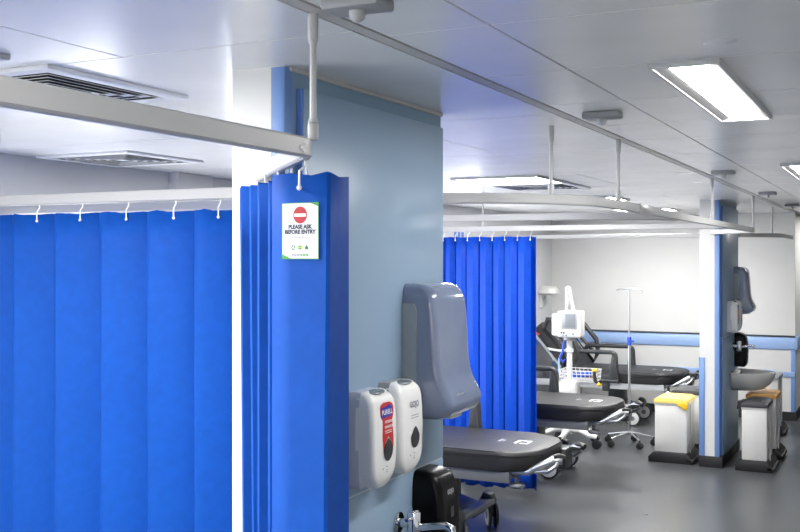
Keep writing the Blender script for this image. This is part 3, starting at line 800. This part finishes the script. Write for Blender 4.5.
m = MB(); m.tube([(0, 0, .945), (-.1, -.02, .94), (-.2, -.04, .955)], .013, 'med_white'); m.ball((-.21, -.042, .956), .016, 'med_grey'); m.build('side_arm', t)
m = MB(); m.tube([(-.04, -.03, 1.06), (-.05, -.04, 1.0), (-.06, -.04, .93), (-.09, -.04, .87), (-.06, -.04, .83), (-.03, -.035, .86)], .011, 'blue_plastic'); m.tube([(-.06, -.03, .95), (-.1, -.03, .86), (-.1, -.03, .72)], .008, 'pale_blue'); m.build('cable', t)
m = MB(); bw = .17
for z, e in ((.655, 0), (.69, .004), (.725, .008), (.76, .012)):
    w, dd = bw + e, .12 + e; cx = .11
    m.tube([(cx - w, -dd, z), (cx + w, -dd, z), (cx + w, dd, z), (cx - w, dd, z)], .0045, 'med_white', n=6, closed=True)
for k in range(9):
    a = -bw + 2 * bw * k / 8
    for s in (-1, 1): m.tube([(.11 + a, s * .12, .655), (.11 + a, s * .13, .765)], .0035, 'med_white', n=6)
for k in range(6):
    a = -.12 + .24 * k / 5
    m.tube([(-.06, a, .655), (.28, a, .655)], .0035, 'med_white', n=6)
    for s in (-1, 1): m.tube([(.11 + s * bw, a, .655), (.11 + s * (bw + .01), a, .765)], .0035, 'med_white', n=6)
m.build('wire_basket', t)
m = MB(); m.box((-.075, -.13, .5), (.1, .05, .64), 'med_white', .012); m.build('storage_box', t)
m = MB(); m.cyl((0, 0, .12), (0, 0, .2), .06, 'med_white', r1=.035, n=20)
for k in range(5):
    a = math.radians(-18 + 72 * k); c_, s_ = math.cos(a), math.sin(a)
    m.tube([(0, 0, .15), (.12 * c_, .12 * s_, .165), (.23 * c_, .23 * s_, .12), (.33 * c_, .33 * s_, .115)], [.045, .034, .026, .024], 'med_white', n=12)
m.build('star_base', t)
for k in range(5):
    a = math.radians(-18 + 72 * k); cx, cy = .32 * math.cos(a), .32 * math.sin(a)
    m = MB(); m.cyl((cx, cy, .07), (cx, cy, .13), .018, 'black')
    for s in (-1, 1): m.cyl((cx, cy + s * .008, .045), (cx, cy + s * .026, .045), .045, 'black', n=24, bev=.006)
    m.build('castor', t)
tag(MB().box((-.09, -.03, 0), (.11, .01, .05), 'blue_plastic', .012, M4=Matrix.Rotation(-.12, 4, 'Y')).build('packet', None, (-2.86, 9.83, .69)), 'long blue packet lying in the wire basket', 'packet')
tag(MB().box((-.06, -.02, 0), (.1, .02, .035), 'brown', .004).build('carton', None, (-2.88, 9.95, .667)), 'brown carton lying behind the blue packet in the basket', 'carton')
m = MB(); m.tube([(0, 0, .1), (0, -.012, .06), (.012, -.016, .0), (.05, -.016, -.03), (.07, -.012, .01)], .018, 'black'); m.ball((0, 0, .1), .024, 'yellow_bright'); m.ball((.05, -.018, -.03), .022, 'yellow_bright')
tag(m.build('thermometer_probe', None, (-2.7, 9.74, .675)), 'black and yellow hand probe hooked on the wire basket end', 'probe')

# ------------------------------------------------------------------ drip stand
t = thing('drip_stand', 'slim steel drip stand with two hooks and a blue clamp', 'drip stand', (-2.46, 10.15, 0))
m = MB(); m.cyl((0, 0, .1), (0, 0, 1.03), .013, 'brushed'); m.cyl((0, 0, 1.03), (0, 0, 1.565), .0085, 'brushed'); m.build('pole', t)
m = MB(); m.cyl((0, 0, 1.0), (0, 0, 1.08), .02, 'blue_plastic', bev=.004); m.cyl((0, 0, 1.04), (.045, 0, 1.04), .01, 'blue_plastic'); m.build('height_clamp', t)
for s in (-1, 1):
    m = MB(); m.tube([(0, 0, 1.562), (s * .09, 0, 1.562), (s * .125, 0, 1.555), (s * .13, 0, 1.535), (s * .115, 0, 1.522), (s * .097, 0, 1.53)], .006, 'brushed'); m.build('hook', t)
for k in range(5):
    a = math.radians(20 + 72 * k); c_, s_ = math.cos(a), math.sin(a)
    m = MB(); m.tube([(0, 0, .13), (.05 * c_, .05 * s_, .125), (.24 * c_, .24 * s_, .085)], .0095, 'brushed'); g = m.build('leg', t)
    cx, cy = .24 * c_, .24 * s_; m = MB(); m.cyl((cx, cy, .05), (cx, cy, .09), .01, 'black')
    for q in (-1, 1): m.cyl((cx, cy + q * .006, .034), (cx, cy + q * .02, .034), .034, 'black', n=20, bev=.005)
    m.build('castor', g)

# ------------------------------------------------------------------ things at the left wall
t = thing('wall_lamp', 'white domed wall lamp above the raised backrest', 'lamp', (XL, 12.05, 1.46))
m = MB(); m.tube([(0, 0, -.1), (.06, 0, -.02), (.12, 0, 0)], .03, 'med_white'); m.box((0, -.06, -.2), (.03, .06, -.04), 'med_white', .008); m.build('arm', t)
m = MB(); m.lathe([(.04, .07), (.09, .06), (.125, .02), (.135, -.02), (.125, -.03), (.05, -.04)], 'med_white', (.1, 0, 0)); m.build('shade', t)
for y, z, w, h, mt, lb in ((8.95, 2.0, .2, .11, 'notice', 'grey blue box high on the left wall above the curtain'), (9.45, 2.0, .3, .11, 'notice_blue', 'blue printed notice high on the wall above the curtain')):
    m = MB(); m.box((0, -w / 2, -h / 2), (.012, w / 2, h / 2), 'paper', .002)
    for k in range(3): m.box((.012, -w / 2 + .02 + k * w / 3.2, -h / 3), (.0135, -w / 2 + .02 + k * w / 3.2 + w / 4.5, h / 3), mt)
    tag(m.build('wall_notice', None, (XL, y, z + .095)), lb, 'notice')
m = MB(); m.tube([(0, 0, .24), (.1, -.03, .22), (.16, -.06, .14), (.3, -.08, .1)], .007, 'redcable')
tag(m.build('red_cable', None, (XL, 11.2, .9)), 'thin red cable looping from the left wall by the raised backrest', 'cable')

# ------------------------------------------------------------------ unseen ceiling lights added outside the frame for brightness (same fittings as the ones in view)
for x, y in ((-.52, .2), (-.52, -2.2), (-.52, 13.2)):
    linear_light(x, y, 'added long linear corridor ceiling light outside the photo')
square_light('square_ceiling_light', -2.35, -.9, 'added square ceiling light over the near bay outside the photo')

# ------------------------------------------------------------------ world, camera, colour
w = bpy.data.worlds.new('world'); S.world = w; w.use_nodes = True
w.node_tree.nodes['Background'].inputs[0].default_value = (.93, .96, 1., 1); w.node_tree.nodes['Background'].inputs[1].default_value = 4.2
F, VX, HYZ = 1020., 904., 258.
cam = bpy.data.cameras.new('camera'); co = bpy.data.objects.new('camera', cam); COL.objects.link(co)
co.location = (0, 0, EYE); co.rotation_euler = (PI / 2, 0, math.atan((VX - 400) / F))
cam.sensor_width = 36; cam.lens = 36 * F / 800; cam.shift_y = -(266 - HYZ) / 800
cam.clip_start = .02; cam.clip_end = 60
S.camera = co
vs = S.view_settings; vs.view_transform = 'Standard'; vs.look = 'None'; vs.gamma = 1; vs.use_curve_mapping = False; vs.exposure = .8
